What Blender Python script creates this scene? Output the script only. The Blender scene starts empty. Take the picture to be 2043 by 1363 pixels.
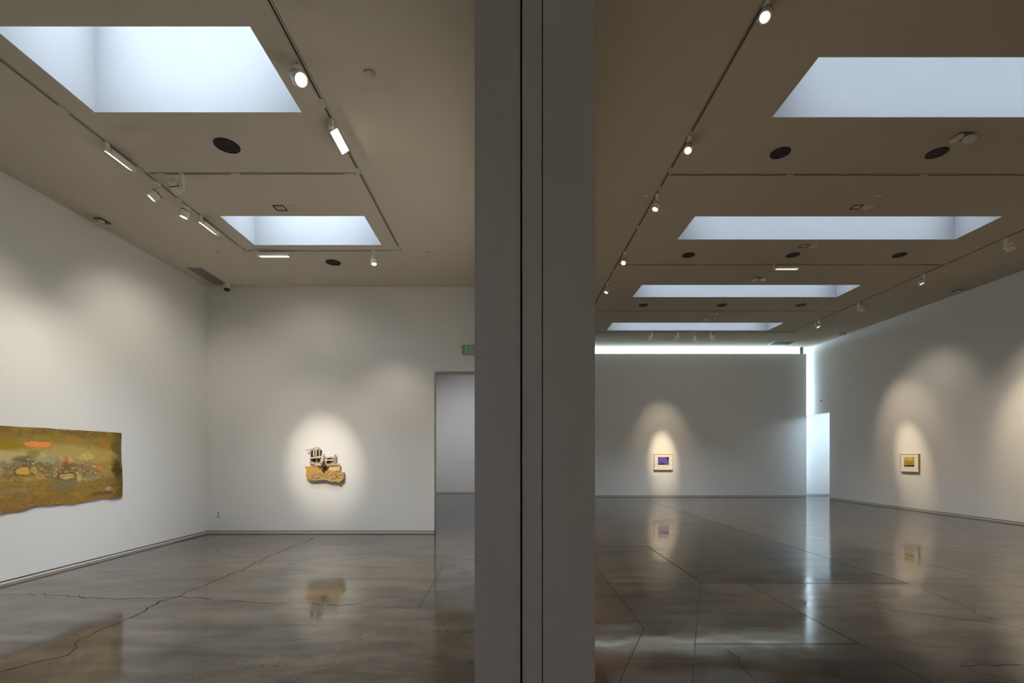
import bpy, math, random
import numpy as np
from mathutils import Vector, Matrix

random.seed(7)
C = bpy.context.scene.collection
PI = math.pi

# ------------------------------------------------------------------ materials
def new_mat(name):
    m = bpy.data.materials.new(name); m.use_nodes = True
    nt = m.node_tree
    return m, nt, nt.nodes['Principled BSDF']

def N(nt, t, **kw):
    n = nt.nodes.new(t)
    for k, v in kw.items():
        setattr(n, k, v)
    return n

def paint(name, col, rough=0.75, spec=0.3, var=0.03, scale=3.0, metal=0.0, bump=0.0, bscale=180):
    """a plain finish with a slight procedural variation"""
    m, nt, b = new_mat(name)
    tc = N(nt, 'ShaderNodeTexCoord')
    no = N(nt, 'ShaderNodeTexNoise'); no.inputs['Scale'].default_value = scale; no.inputs['Detail'].default_value = 4
    nt.links.new(tc.outputs['Object'], no.inputs['Vector'])
    mx = N(nt, 'ShaderNodeMix', data_type='RGBA')
    mx.inputs[6].default_value = [c * (1 - var) for c in col] + [1]
    mx.inputs[7].default_value = [min(1, c * (1 + var)) for c in col] + [1]
    nt.links.new(no.outputs['Fac'], mx.inputs[0]); nt.links.new(mx.outputs[2], b.inputs['Base Color'])
    b.inputs['Roughness'].default_value = rough; b.inputs['Metallic'].default_value = metal
    b.inputs['Specular IOR Level'].default_value = spec
    if bump:
        n2 = N(nt, 'ShaderNodeTexNoise'); n2.inputs['Scale'].default_value = bscale; n2.inputs['Detail'].default_value = 2
        nt.links.new(tc.outputs['Object'], n2.inputs['Vector'])
        bp = N(nt, 'ShaderNodeBump'); bp.inputs['Strength'].default_value = bump; bp.inputs['Distance'].default_value = 0.002
        nt.links.new(n2.outputs['Fac'], bp.inputs['Height']); nt.links.new(bp.outputs['Normal'], b.inputs['Normal'])
    return m

def glow(name, col, s):
    m, nt, b = new_mat(name)
    b.inputs['Base Color'].default_value = (*col, 1)
    b.inputs['Emission Color'].default_value = (*col, 1); b.inputs['Emission Strength'].default_value = s
    return m

def vcol_mat(name, rough=0.6, spec=0.3, bump=0.0, bscale=60):
    m, nt, b = new_mat(name)
    a = N(nt, 'ShaderNodeAttribute', attribute_name='tint')
    nt.links.new(a.outputs['Color'], b.inputs['Base Color'])
    b.inputs['Roughness'].default_value = rough; b.inputs['Specular IOR Level'].default_value = spec
    if bump:
        tc = N(nt, 'ShaderNodeTexCoord'); n2 = N(nt, 'ShaderNodeTexNoise'); n2.inputs['Scale'].default_value = bscale; n2.inputs['Detail'].default_value = 5
        nt.links.new(tc.outputs['Object'], n2.inputs['Vector'])
        bp = N(nt, 'ShaderNodeBump'); bp.inputs['Strength'].default_value = bump; bp.inputs['Distance'].default_value = 0.004
        nt.links.new(n2.outputs['Fac'], bp.inputs['Height']); nt.links.new(bp.outputs['Normal'], b.inputs['Normal'])
    return m

M = {}
M['wall'] = paint('wall_paint', (.80, .80, .79), .85, .15, .012, 1.2, bump=.15)
M['wall_warm'] = paint('partition_paint', (.78, .80, .80), .8, .2, .02, 1.2, bump=.15)
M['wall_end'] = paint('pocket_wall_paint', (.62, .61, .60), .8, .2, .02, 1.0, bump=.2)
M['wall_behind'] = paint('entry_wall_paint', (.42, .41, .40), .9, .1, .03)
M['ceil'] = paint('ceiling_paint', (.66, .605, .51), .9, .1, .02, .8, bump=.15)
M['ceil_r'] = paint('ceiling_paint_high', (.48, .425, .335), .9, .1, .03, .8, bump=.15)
M['shaft'] = paint('skylight_shaft_paint', (.195, .203, .212), .9, .05, .01)
M['base'] = paint('baseboard_metal', (.74, .71, .66), .5, .4)
M['dark'] = paint('dark_recess', (.035, .032, .03), .8, .2)
M['gap'] = paint('shadow_gap', (.16, .15, .14), .8, .2)
M['black'] = paint('black_void', (.003, .003, .003), 1, 0)
M['vent'] = paint('black_vent', (.012, .010, .010), .6, .3)
M['slat'] = paint('black_vent_slat', (.06, .052, .048), .45, .4)
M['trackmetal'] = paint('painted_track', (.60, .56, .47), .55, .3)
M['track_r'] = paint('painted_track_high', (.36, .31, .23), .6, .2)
M['slot'] = paint('track_slot', (.05, .04, .02), .7, .2)
M['fix'] = paint('white_fixture', (.84, .83, .78), .4, .5)
M['fixdark'] = paint('fixture_fins', (.10, .09, .08), .6, .3)
M['grille'] = paint('grey_grille', (.30, .29, .27), .5, .4)
M['plastic'] = paint('beige_plastic', (.60, .55, .45), .5, .4)
M['camdark'] = paint('camera_dome', (.02, .015, .012), .15, .6)
M['steel'] = paint('post_steel', (.30, .36, .40), .45, .4)
M['lens_w'] = glow('lens_warm', (1, .80, .52), 9)
M['lens_n'] = glow('lens_neutral', (1, .90, .72), 8)
M['lens_s'] = glow('lens_soft', (1, .88, .66), 1.1)
M['shaft_r'] = paint('high_shaft_paint', (.19, .20, .21), .9, .05, .01)
M['pane'] = glow('skylight_diffuser', (.86, .93, 1), .68)
M['pane_r'] = glow('skylight_diffuser_high', (.88, .93, 1), .62)
M['daylight'] = glow('window_daylight', (.72, .88, 1), 9)
M['exit_face'] = paint('sign_face', (.55, .56, .48), .6)
M['exit_green'] = glow('sign_green', (.0, .26, .07), .25)
M['exit_frame'] = paint('sign_housing', (.33, .31, .24), .5)
M['frame_wood'] = paint('maple_frame', (.62, .40, .17), .5, .4, .1, 20)
M['mat'] = paint('picture_mat', (.84, .82, .76), .8)
M['ink'] = paint('wall_lettering', (.10, .10, .11), .8)
M['tint'] = vcol_mat('painted_surface', .75, .15, .5, 45)
M['print'] = vcol_mat('print_surface', .35, .4)
M['wood_grey'] = paint('weathered_wood', (.47, .40, .30), .8, .2, .45, 26, bump=.8, bscale=60)
M['wood_light'] = paint('pale_wood', (.70, .60, .45), .8, .2, .35, 26, bump=.8, bscale=60)
M['card_tan'] = paint('tan_cardboard', (.52, .34, .13), .85, .1, .4, 30, bump=1, bscale=60)
M['ochre'] = paint('ochre_paint', (.58, .31, .06), .7, .2, .45, 9, bump=.5, bscale=50)
M['stain'] = paint('brown_stain', (.24, .12, .03), .8, .2, .5, 20)
M['tan'] = paint('light_tan', (.70, .52, .27), .85, .1, .4, 25)
M['umber'] = paint('umber_edge', (.045, .025, .012), .9, .1, .4, 30)

# ------------------------------------------------------------------ mesh builder
class MB:
    def __init__(self):
        self.v = []; self.f = []; self.s = []; self.m = []
    def add(self, vs, fs, smooth=False, mat=0, T=None):
        o = len(self.v)
        self.v += [tuple(T @ Vector(p)) if T is not None else tuple(p) for p in vs]
        self.f += [tuple(i + o for i in f) for f in fs]
        self.s += [smooth] * len(fs); self.m += [mat] * len(fs)
    def box(self, x0, x1, y0, y1, z0, z1, T=None, mat=0):
        vs = [(x0,y0,z0),(x1,y0,z0),(x1,y1,z0),(x0,y1,z0),(x0,y0,z1),(x1,y0,z1),(x1,y1,z1),(x0,y1,z1)]
        self.add(vs, [(0,3,2,1),(4,5,6,7),(0,1,5,4),(1,2,6,5),(2,3,7,6),(3,0,4,7)], False, mat, T)
    def bbox(self, x0, x1, y0, y1, z0, z1, b=.004, T=None, mat=0):
        """box with chamfered vertical (z) edges and slightly smaller ends"""
        p = [(x0+b,y0),(x1-b,y0),(x1,y0+b),(x1,y1-b),(x1-b,y1),(x0+b,y1),(x0,y1-b),(x0,y0+b)]
        self.prism(p, z0, z1, T, mat)
    def prism(self, poly, z0, z1, T=None, mat=0, smooth=False):
        n = len(poly)
        vs = [(x,y,z0) for x,y in poly] + [(x,y,z1) for x,y in poly]
        fs = [(i,(i+1)%n,(i+1)%n+n,i+n) for i in range(n)]
        self.add(vs, fs, smooth, mat, T)
        self.add([(x,y,z0) for x,y in poly], [tuple(range(n))[::-1]], False, mat, T)
        self.add([(x,y,z1) for x,y in poly], [tuple(range(n))], False, mat, T)
    def lathe(self, prof, n=28, T=None, mat=0, caps=True):
        """prof: (r, z) pairs, revolved around z"""
        for (r0,z0),(r1,z1) in zip(prof[:-1], prof[1:]):
            vs = []
            for r,z in ((r0,z0),(r1,z1)):
                vs += [(r*math.cos(2*PI*i/n), r*math.sin(2*PI*i/n), z) for i in range(n)]
            self.add(vs, [(i,(i+1)%n,(i+1)%n+n,i+n) for i in range(n)], True, mat, T)
        if caps:
            for k,(r,z) in enumerate((prof[0], prof[-1])):
                if r > 1e-5:
                    ring = [(r*math.cos(2*PI*i/n), r*math.sin(2*PI*i/n), z) for i in range(n)]
                    self.add(ring, [tuple(range(n)) if k else tuple(range(n))[::-1]], False, mat, T)
    def build(self, name, mat, parent=None, loc=None, rot=None):
        me = bpy.data.meshes.new(name)
        me.from_pydata(self.v, [], self.f)
        mats = mat if isinstance(mat, (list, tuple)) else [mat]
        for x in mats: me.materials.append(x)
        me.polygons.foreach_set('use_smooth', self.s)
        me.polygons.foreach_set('material_index', self.m)
        me.update()
        o = bpy.data.objects.new(name, me); C.objects.link(o)
        if parent is not None: o.parent = parent
        if loc is not None: o.location = loc
        if rot is not None: o.rotation_euler = rot
        return o

def tag(o, label=None, cat=None, group=None, kind=None):
    if label: o['label'] = label
    if cat: o['category'] = cat
    if group: o['group'] = group
    if kind: o['kind'] = kind
    return o

def thing(name, label, cat, loc=(0,0,0), group=None, rotz=0.0):
    o = bpy.data.objects.new(name, None); C.objects.link(o)
    o.empty_display_size = .1
    o.location = loc; o.rotation_euler = (0,0,rotz)
    return tag(o, label, cat, group)

def struct(name, mb, mat, parent=None):
    o = mb.build(name, mat, parent)
    if parent is None: o['kind'] = 'structure'
    return o

# ------------------------------------------------------------------ dimensions (metres; camera stands at x=y=0)
EYE = 1.6
ZL, ZR = 5.15, 5.98            # ceilings of the low and the high gallery
XL, XR = -6.31, 12.10          # outer walls
YB = 9.86                      # back wall of the low gallery
YP = 18.80                     # freestanding partition of the high gallery
DL, DR = -.145, .366           # the two faces of the dividing wall
KL, KR = .9861, .982

# ------------------------------------------------------------------ floor
SEG = [  # (x0,y0,x1,y1,half width, warp amount)
 (2.47,8.36,2.44,5.97,.016,0), (2.44,5.97,5.02,5.92,.013,0), (5.02,5.92,5.02,17.5,.009,0),
 (1.26,8.4,1.262,4.39,.008,0), (1.262,4.39,.72,3.2,.009,0), (1.6,8.38,2.47,8.38,.008,0),
 (2.42,5.95,1.59,4.02,.006,0), (1.59,4.02,1.2,3.1,.006,0), (1.57,4.02,2.98,4.02,.009,0),
 (2.99,5.92,2.99,4.02,.007,0), (1.1,5.95,2.44,5.97,.004,0), (6.25,10.5,6.25,5.6,.004,0), (2.99,4.02,2.99,2.9,.003,0),
 (3.65,5.25,3.97,4.90,.004,1), (3.97,4.90,4.72,4.48,.005,1), (4.72,4.48,4.77,4.36,.004,1), (3.0,5.35,3.65,5.2,.003,1),
 (5.0,5.69,4.9,5.15,.004,1), (4.9,5.15,4.75,4.62,.004,1), (3.45,3.60,3.6,3.35,.004,1),(3.45,3.60,4.1,3.60,.004,1),
 (1.8,3.9,1.75,3.3,.003,1),
 # long crack of the low gallery
 (-3.78,3.50,-3.55,3.80,.010,1), (-3.55,3.80,-3.76,4.13,.010,1), (-3.76,4.13,-3.74,4.51,.011,1), (-3.74,4.51,-3.76,4.85,.012,1),
 (-3.76,4.85,-3.85,5.21,.014,1), (-3.85,5.21,-3.77,5.39,.011,1), (-3.77,5.39,-3.80,5.72,.010,1), (-3.80,5.72,-3.76,6.16,.008,1),
 (-3.76,6.16,-3.79,6.89,.009,1), (-3.79,6.89,-3.84,7.92,.009,1), (-3.84,7.92,-3.85,8.54,.010,1), (-3.85,8.54,-3.80,9.8,.009,1),
 (-5.88,5.45,-5.58,5.48,.006,1), (-5.58,5.48,-5.18,5.43,.007,1), (-5.18,5.43,-4.62,5.31,.008,1), (-4.62,5.31,-4.13,5.31,.009,1),
 (-4.13,5.31,-3.77,5.38,.009,1), (-3.77,5.38,-3.32,5.27,.007,1), (-3.32,5.27,-2.87,5.17,.006,1), (-2.87,5.17,-2.21,5.15,.005,1),
 (-2.21,5.15,-1.98,5.08,.007,1), (-1.98,5.08,-1.68,5.08,.007,1), (-1.68,5.08,-1.57,5.25,.004,1), (-1.57,5.25,-1.34,5.43,.007,1),
 (-.955,6.9,-.955,4.95,.004,0), (-.955,4.95,-.1,4.95,.004,0), (-.965,6.9,-.1,6.9,.004,0), (-1.68,5.08,-.96,4.95,.003,1),
]

def make_floor_mat():
    m, nt, b = new_mat('polished_concrete')
    L = nt.links.new
    geo = N(nt, 'ShaderNodeNewGeometry')
    pos = geo.outputs['Position']
    at = N(nt, 'ShaderNodeAttribute', attribute_name='tint')
    def noise(scale, detail, rough=.5, vec=None, dist=0):
        n = N(nt, 'ShaderNodeTexNoise'); n.inputs['Scale'].default_value = scale; n.inputs['Detail'].default_value = detail
        n.inputs['Roughness'].default_value = rough; n.inputs['Distortion'].default_value = dist
        L(vec or pos, n.inputs['Vector']); return n
    def mth(op, a, bb=None, clamp=False):
        n = N(nt, 'ShaderNodeMath', operation=op); n.use_clamp = clamp
        for i, q in enumerate((a, bb)):
            if q is None: continue
            if isinstance(q, (int, float)): n.inputs[i].default_value = q
            else: L(q, n.inputs[i])
        return n.outputs[0]
    def vm(op, a, bb=None, sc=None):
        n = N(nt, 'ShaderNodeVectorMath', operation=op)
        for i, q in enumerate((a, bb)):
            if q is None: continue
            if isinstance(q, (tuple, list)): n.inputs[i].default_value = q
            else: L(q, n.inputs[i])
        if sc is not None:
            L(sc, n.inputs['Scale'])
        return n.outputs['Value'] if op in ('DOT_PRODUCT','LENGTH','DISTANCE') else n.outputs[0]
    n1 = noise(.45, 5, .6, dist=.4); n2 = noise(2.3, 8, .65); n3 = noise(38, 5, .7)
    st = N(nt, 'ShaderNodeMapping'); st.inputs['Scale'].default_value = (.7, 1.9, 1); L(pos, st.inputs['Vector'])
    n4 = noise(1.7, 7, .62, st.outputs[0])
    ramp = N(nt, 'ShaderNodeValToRGB')
    ramp.color_ramp.elements[0].position = .36; ramp.color_ramp.elements[0].color = (.050,.045,.042,1)
    ramp.color_ramp.elements[1].position = .66; ramp.color_ramp.elements[1].color = (.150,.115,.082,1)
    e = ramp.color_ramp.elements.new(.50); e.color = (.108,.086,.063,1)
    s = mth('ADD', mth('MULTIPLY', n1.outputs['Fac'], .40), mth('MULTIPLY', n2.outputs['Fac'], .25))
    s = mth('ADD', s, mth('MULTIPLY', n4.outputs['Fac'], .35))
    L(s, ramp.inputs['Fac'])
    mul = N(nt, 'ShaderNodeMix', data_type='RGBA', blend_type='MULTIPLY'); mul.inputs[0].default_value = 1
    L(ramp.outputs['Color'], mul.inputs[6]); L(at.outputs['Color'], mul.inputs[7])
    st2 = N(nt, 'ShaderNodeMapping'); st2.inputs['Scale'].default_value = (.8, 2.6, 1); L(pos, st2.inputs['Vector'])
    n5 = noise(1.6, 9, .66, st2.outputs[0], .5)
    sp = N(nt, 'ShaderNodeMapRange'); L(n5.outputs['Fac'], sp.inputs['Value'])
    sp.inputs['From Min'].default_value = .38; sp.inputs['From Max'].default_value = .62
    sp.inputs['To Min'].default_value = .18; sp.inputs['To Max'].default_value = .38
    L(sp.outputs[0], b.inputs['Specular IOR Level'])
    s5 = N(nt, 'ShaderNodeMapRange'); L(n5.outputs['Fac'], s5.inputs['Value'])
    s5.inputs['From Min'].default_value = .34; s5.inputs['From Max'].default_value = .66
    s5.inputs['To Min'].default_value = .70; s5.inputs['To Max'].default_value = 1.25
    gr = N(nt, 'ShaderNodeMapRange'); L(n3.outputs['Fac'], gr.inputs['Value'])
    gr.inputs['From Min'].default_value = .3; gr.inputs['From Max'].default_value = .7
    gr.inputs['To Min'].default_value = .86; gr.inputs['To Max'].default_value = 1.12
    sc = N(nt, 'ShaderNodeVectorMath', operation='SCALE'); L(mul.outputs[2], sc.inputs[0]); L(mth('MULTIPLY', gr.outputs[0], s5.outputs[0]), sc.inputs['Scale'])
    L(sc.outputs[0], b.inputs['Base Color'])
    rr = N(nt, 'ShaderNodeMapRange'); L(n2.outputs['Fac'], rr.inputs['Value'])
    rr.inputs['From Min'].default_value = .35; rr.inputs['From Max'].default_value = .65
    rr.inputs['To Min'].default_value = .06; rr.inputs['To Max'].default_value = .13
    L(rr.outputs[0], b.inputs['Roughness'])
    b.inputs['IOR'].default_value = 1.5
    # trowel waves: long soft undulation that ripples the reflections
    w1 = noise(1.1, 2, .5); w2 = noise(7, 3, .5)
    h = mth('ADD', mth('MULTIPLY', w1.outputs['Fac'], 1.0), mth('MULTIPLY', w2.outputs['Fac'], .05))
    bp = N(nt, 'ShaderNodeBump'); bp.inputs['Strength'].default_value = 1.0; bp.inputs['Distance'].default_value = .0045
    L(h, bp.inputs['Height']); L(bp.outputs['Normal'], b.inputs['Normal'])
    return m

def sstep(a, b, x):
    t = np.clip((x - a) / (b - a), 0, 1); return t*t*(3-2*t)

_rng = np.random.RandomState(3)
_tab = _rng.rand(256, 256)
def vnoise(x, y):
    xi = np.floor(x).astype(int); yi = np.floor(y).astype(int)
    fx = x - xi; fy = y - yi
    fx = fx*fx*(3-2*fx); fy = fy*fy*(3-2*fy)
    a = _tab[xi % 256, yi % 256]; b = _tab[(xi+1) % 256, yi % 256]
    c = _tab[xi % 256, (yi+1) % 256]; d = _tab[(xi+1) % 256, (yi+1) % 256]
    return (a*(1-fx)+b*fx)*(1-fy) + (c*(1-fx)+d*fx)*fy
def fbm(x, y, o=5):
    s = 0; w = .5; t = 0
    for k in range(o):
        s = s + w*vnoise(x*2**k + 17.3*k, y*2**k + 5.1*k); t += w; w *= .55
    return s / t

def grid_obj(name, P, cols, mat, parent=None, smooth=True):
    """P: (ny,nx,3) points, cols: (ny,nx,3)"""
    ny, nx, _ = P.shape
    me = bpy.data.meshes.new(name)
    idx = np.arange(ny*nx).reshape(ny, nx)
    q = np.stack([idx[:-1,:-1], idx[:-1,1:], idx[1:,1:], idx[1:,:-1]], -1).reshape(-1, 4)
    me.vertices.add(ny*nx); me.vertices.foreach_set('co', P.reshape(-1).astype('f'))
    me.loops.add(q.size); me.loops.foreach_set('vertex_index', q.reshape(-1))
    me.polygons.add(len(q)); me.polygons.foreach_set('loop_start', np.arange(0, q.size, 4)); me.polygons.foreach_set('loop_total', np.full(len(q), 4))
    me.polygons.foreach_set('use_smooth', np.full(len(q), smooth))
    me.update(calc_edges=True); me.validate()
    ca = me.color_attributes.new('tint', 'FLOAT_COLOR', 'POINT')
    rgba = np.ones((ny*nx, 4), 'f'); rgba[:, :3] = cols.reshape(-1, 3)
    ca.data.foreach_set('color', rgba.reshape(-1))
    me.materials.append(mat)
    o = bpy.data.objects.new(name, me); C.objects.link(o)
    if parent: o.parent = parent
    return o

xs = np.concatenate([[-6.6], np.arange(-6.5, 12.6, .065), [16.4]]); ys = np.concatenate([np.arange(-2.6, 2.6, .4), np.arange(2.7, 12, .06), np.arange(12, 21.6, .12)])
GX, GY = np.meshgrid(xs, ys)
ts = np.ones(GX.shape + (3,))
def patch(mask, col, a=1.0):
    k = (mask*a)[..., None]; ts[:] = ts*(1-k) + ts*np.array(col)*k
def rect(x0,x1,y0,y1,s=.05):
    return sstep(x0-s,x0+s,GX)*(1-sstep(x1-s,x1+s,GX))*sstep(y0-s,y0+s,GY)*(1-sstep(y1-s,y1+s,GY))
nz = fbm(GX*1.3+3, GY*.9, 3)
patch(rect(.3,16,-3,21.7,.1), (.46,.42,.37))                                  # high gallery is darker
patch(rect(2.45,5.02,5.95,17.5,.02), (.62,.64,.64))                         # dark pour
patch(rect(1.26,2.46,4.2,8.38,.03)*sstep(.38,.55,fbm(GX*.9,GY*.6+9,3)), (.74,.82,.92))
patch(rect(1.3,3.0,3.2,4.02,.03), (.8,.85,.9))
for (cx,cy,rx,ry,a) in ((4.2,10.7,.9,.45,.5),(4.25,9.2,.7,.3,.45),(4.35,8.2,.8,.3,.5),(4.5,7.4,.8,.35,.6),(4.45,6.7,.9,.35,.6),(3.2,6.25,1.3,.35,.6),(4.6,6.2,1.0,.3,.6),
                        (1.15,6.1,.12,.35,.6),(1.2,5.3,.15,.2,.6),(2.6,5.2,.25,.6,.35),(.9,10.5,.8,1.4,.4),(1.2,9,.6,.8,.4),
                        (-2.1,4.35,1.0,.4,.35),(-2.6,3.9,.55,.3,.4),(-1.8,3.95,.4,.2,.35),(-1.05,4.0,.3,.12,.3),(-.5,3.6,.5,.4,.3)):
    d = ((GX-cx)/rx)**2 + ((GY-cy)/ry)**2 + (fbm(GX*1.2,GY*3.2,3)-.5)*3.2
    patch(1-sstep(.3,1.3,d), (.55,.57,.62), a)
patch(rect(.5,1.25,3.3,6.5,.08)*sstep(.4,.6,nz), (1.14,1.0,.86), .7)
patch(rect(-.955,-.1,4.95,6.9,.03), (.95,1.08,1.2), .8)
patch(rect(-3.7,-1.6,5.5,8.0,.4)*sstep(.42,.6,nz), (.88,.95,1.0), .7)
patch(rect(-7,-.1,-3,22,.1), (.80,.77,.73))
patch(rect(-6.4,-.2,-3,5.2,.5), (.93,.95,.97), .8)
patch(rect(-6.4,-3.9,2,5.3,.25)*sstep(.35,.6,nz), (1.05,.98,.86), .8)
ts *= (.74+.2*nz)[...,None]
for (x0_,y0_,x1_,y1_,w_,wp) in SEG:      # grime beside the joints and cracks
    l2 = (x1_-x0_)**2+(y1_-y0_)**2; tt = np.clip(((GX-x0_)*(x1_-x0_)+(GY-y0_)*(y1_-y0_))/l2, 0, 1)
    dd = np.hypot(GX-x0_-tt*(x1_-x0_), GY-y0_-tt*(y1_-y0_)); patch(1-sstep(.0,.11,dd), (.78,.76,.74), .6 if w_ > .006 else .3)
FP = np.stack([GX, GY, np.zeros_like(GX)], -1)
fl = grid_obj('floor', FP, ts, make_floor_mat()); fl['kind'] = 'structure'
mb_j, mb_c = MB(), MB()
for k, (x0_,y0_,x1_,y1_,w_,wp) in enumerate(SEG):
    r = random.Random(k); d = Vector((x1_-x0_, y1_-y0_)); L_ = d.length; d.normalize(); n_ = Vector((-d.y, d.x))
    cnt = max(2, int(L_/(.05 if wp else .3))); row = []
    off = 0
    for i in range(cnt+1):
        f = i/cnt; off = off*.62 + r.gauss(0, .020) if wp else 0
        edge = min(1, f*cnt/3, (1-f)*cnt/3); c = Vector((x0_,y0_)) + d*L_*f + n_*off*edge
        hw_ = w_*(.5 if wp else .36)*(r.uniform(.35,1.25) if wp else r.uniform(.8,1.1))
        row.append((c-n_*hw_, c+n_*hw_))
    vs = [(p.x, p.y, .0012) for ab in row for p in ab]
    (mb_c if wp else mb_j).add(vs, [(2*i, 2*i+2, 2*i+3, 2*i+1) for i in range(cnt)])
M['crack'] = paint('crack_grime', (.022,.019,.016), 1, 0, .5, 30)
mb_j.build('saw_joints', M['crack'], fl); mb_c.build('cracks', M['crack'], fl)

# ------------------------------------------------------------------ shell: walls, ceilings
REV = .046   # shadow gap under each wall
def wall(name, boxes, mat=None):
    mb = MB()
    for b in boxes: mb.box(*b)
    return struct(name, mb, mat or M['wall'])

wall('wall_left', [(XL-.25, XL, -2.5, YB+.25, REV, 6.2)])
wall('wall_back_left', [(XL-.25, -1.558, YB, YB+.24, REV, 6.2), (-1.558, DL+.02, YB, YB+.24, 3.379, 6.2)])
wall('wall_far_left', [(-4.6, DL+.02, 20.5, 20.7, REV, 6.2)])
wall('wall_side_far_left', [(-4.8, -4.6, YB+.24, 20.7, 0, 6.2)])
wall('wall_right', [(XR, XR+.2, -2.5, 17.77, REV, 6.2), (XR, XR+.2, 17.77, 19.5, 3.27, 6.2), (XR, XR+.2, 19.5, 21.4, REV, 6.2)])
wall('wall_partition', [(DR-.02, 11.88, YP, YP+.2, REV, 5.70)], M['wall_warm'])
wall('wall_side_room', [(XR+.2, 16.3, 19.5, 19.7, REV, 6.2), (16.1, 16.3, 14, 19.5, 0, 6.2), (XR+.2, 16.3, 13.8, 14, 0, 6.2)])
wall('wall_corridor', [(DR-.02, XR+.2, 21.2, 21.4, 0, .25), (DR-.02, XR+.2, 21.2, 21.4, 5.85, 6.2)])
wall('wall_behind', [(XL-.25, XR+.25, -2.7, -2.5, 0, 6.2)], M['wall_behind'])
# dividing wall between the galleries with a sliding door in its pocket
mb = MB(); mb.box(DL, .049, 2.0, 20.7, 0, 6.2); struct('wall_middle_left', mb, M['wall_end'])
mb = MB(); mb.box(.1457, DR, 2.0, 21.4, 0, 6.2); struct('wall_middle_right', mb, M['wall_end'])
mb = MB(); mb.box(.0574, .141, 2.004, 3.2, .01, 6.1); struct('door_1', mb, M['wall_end'])
mb = MB(); mb.box(.049, .0574, 2.08, 3.2, 0, 6.2); mb.box(.141, .1457, 2.08, 3.2, 0, 6.2); mb.box(.049, .1457, 3.2, 20.7, 0, 6.2); struct('gap_darkness_filler', mb, M['black'])  # black filler, its colour standing in for the darkness inside the pocket gaps

# baseboards (flush metal strip, dark shadow gap above)
def baseboard(name, segs):
    mb = MB(); 
    for (x0,x1,y0,y1) in segs:
        mb.box(x0, x1, y0, y1, .003, .027, mat=0)
        e = .02 if abs(x1-x0) > abs(y1-y0) else 0; f = .02 - e
        cx0, cx1, cy0, cy1 = x0, x1, y0, y1
        if e:   # runs along x, face towards -y
            cy0 += .018
        else:
            if x0 < 0: cx1 -= .018
            else: cx0 += .018
        mb.box(cx0, cx1, cy0, cy1, .027, REV+.002, mat=1)
    o = mb.build(name, [M['base'], M['gap']]); o['kind'] = 'structure'
baseboard('baseboard_left', [(XL-.2, XL-.001, -2.5, YB)])
baseboard('baseboard_back_left', [(XL-.001, -1.560, YB+.001, YB+.2)])
baseboard('baseboard_far_left', [(-4.6, DL, 20.501, 20.65)])
baseboard('baseboard_right', [(XR+.001, XR+.19, -2.5, 17.768), (XR+.001, XR+.19, 19.502, 21.2)])
baseboard('baseboard_partition', [(DR, 11.878, YP+.001, YP+.19)])
baseboard('baseboard_side_room', [(XR+.2, 16.1, 19.501, 19.65)])

def ceiling(name, x0, x1, y0, y1, z, holes, mat, t=.02):
    xs = sorted({x0, x1, *[h[0] for h in holes], *[h[1] for h in holes]})
    ys = sorted({y0, y1, *[h[2] for h in holes], *[h[3] for h in holes]})
    mb = MB()
    for a, b in zip(xs[:-1], xs[1:]):
        for c, d in zip(ys[:-1], ys[1:]):
            mx, my = (a+b)/2, (c+d)/2
            if any(h[0] < mx < h[1] and h[2] < my < h[3] for h in holes): continue
            mb.add([(a,c,z),(b,c,z),(b,d,z),(a,d,z)], [(0,3,2,1)])
    return struct(name, mb, mat)

SKL = [(-4.327*KL, -2.167*KL, 3.944*KL, 4.926*KL), (-4.327*KL, -2.165*KL, 7.055*KL, 8.02*KL)]
SKL0 = [(-4.327*KL, -2.167*KL, .83*KL, 1.81*KL)]
SKR = [(3.463*KR, 9.17*KR, a*KR, b*KR) for a, b in ((5.263,6.192),(8.752,9.681),(12.25,13.18),(15.71,16.66))]
SKR0 = [(3.463*KR, 9.17*KR, 1.77*KR, 2.70*KR)]
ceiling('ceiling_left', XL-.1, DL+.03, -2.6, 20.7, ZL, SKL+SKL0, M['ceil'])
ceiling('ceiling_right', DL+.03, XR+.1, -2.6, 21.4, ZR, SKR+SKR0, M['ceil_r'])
ceiling('ceiling_side_room', XR+.15, 16.3, 13.8, 19.7, 3.9, [], M['ceil'])
mb = MB(); mb.box(DL, DL+.03, -2.6, 2.0, ZL, ZR+.1); struct('wall_ceiling_step', mb, M['wall'])

def skylight(h, z, label, group, pane, depth=1.45):
    x0,x1,y0,y1 = h
    cx, cy = (x0+x1)/2, (y0+y1)/2
    t = thing('skylight', label, 'skylight', (cx, cy, z), group)
    a, b = (x1-x0)/2, (y1-y0)/2
    mb = MB()
    mb.add([(-a,-b,0),(a,-b,0),(a,b,0),(-a,b,0),(-a,-b,depth),(a,-b,depth),(a,b,depth),(-a,b,depth)],
           [(0,4,5,1),(1,5,6,2),(2,6,7,3),(3,7,4,0)])
    o = mb.build('shaft', M['shaft'] if pane is M['pane'] else M['shaft_r'], t)
    mb = MB(); mb.add([(-a,-b,depth-.01),(a,-b,depth-.01),(a,b,depth-.01),(-a,b,depth-.01)], [(0,3,2,1)])
    mb.build('diffuser', pane, t)
    return t
gl, gr = 'skylights of the low gallery', 'skylights of the long gallery'
skylight(SKL[0], ZL, 'larger bright skylight at top left above the canvas gallery, beyond its near track lights', gl, M['pane'])
skylight(SKL[1], ZL, 'small bright skylight nearest the back wall with the wall sculpture', gl, M['pane'])
skylight(SKR[0], ZR, 'nearest and largest-looking long skylight in the right gallery, cut by the photo edge', gr, M['pane_r'])
skylight(SKR[1], ZR, 'second long skylight of the right gallery, three round vents just behind it', gr, M['pane_r'])
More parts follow.
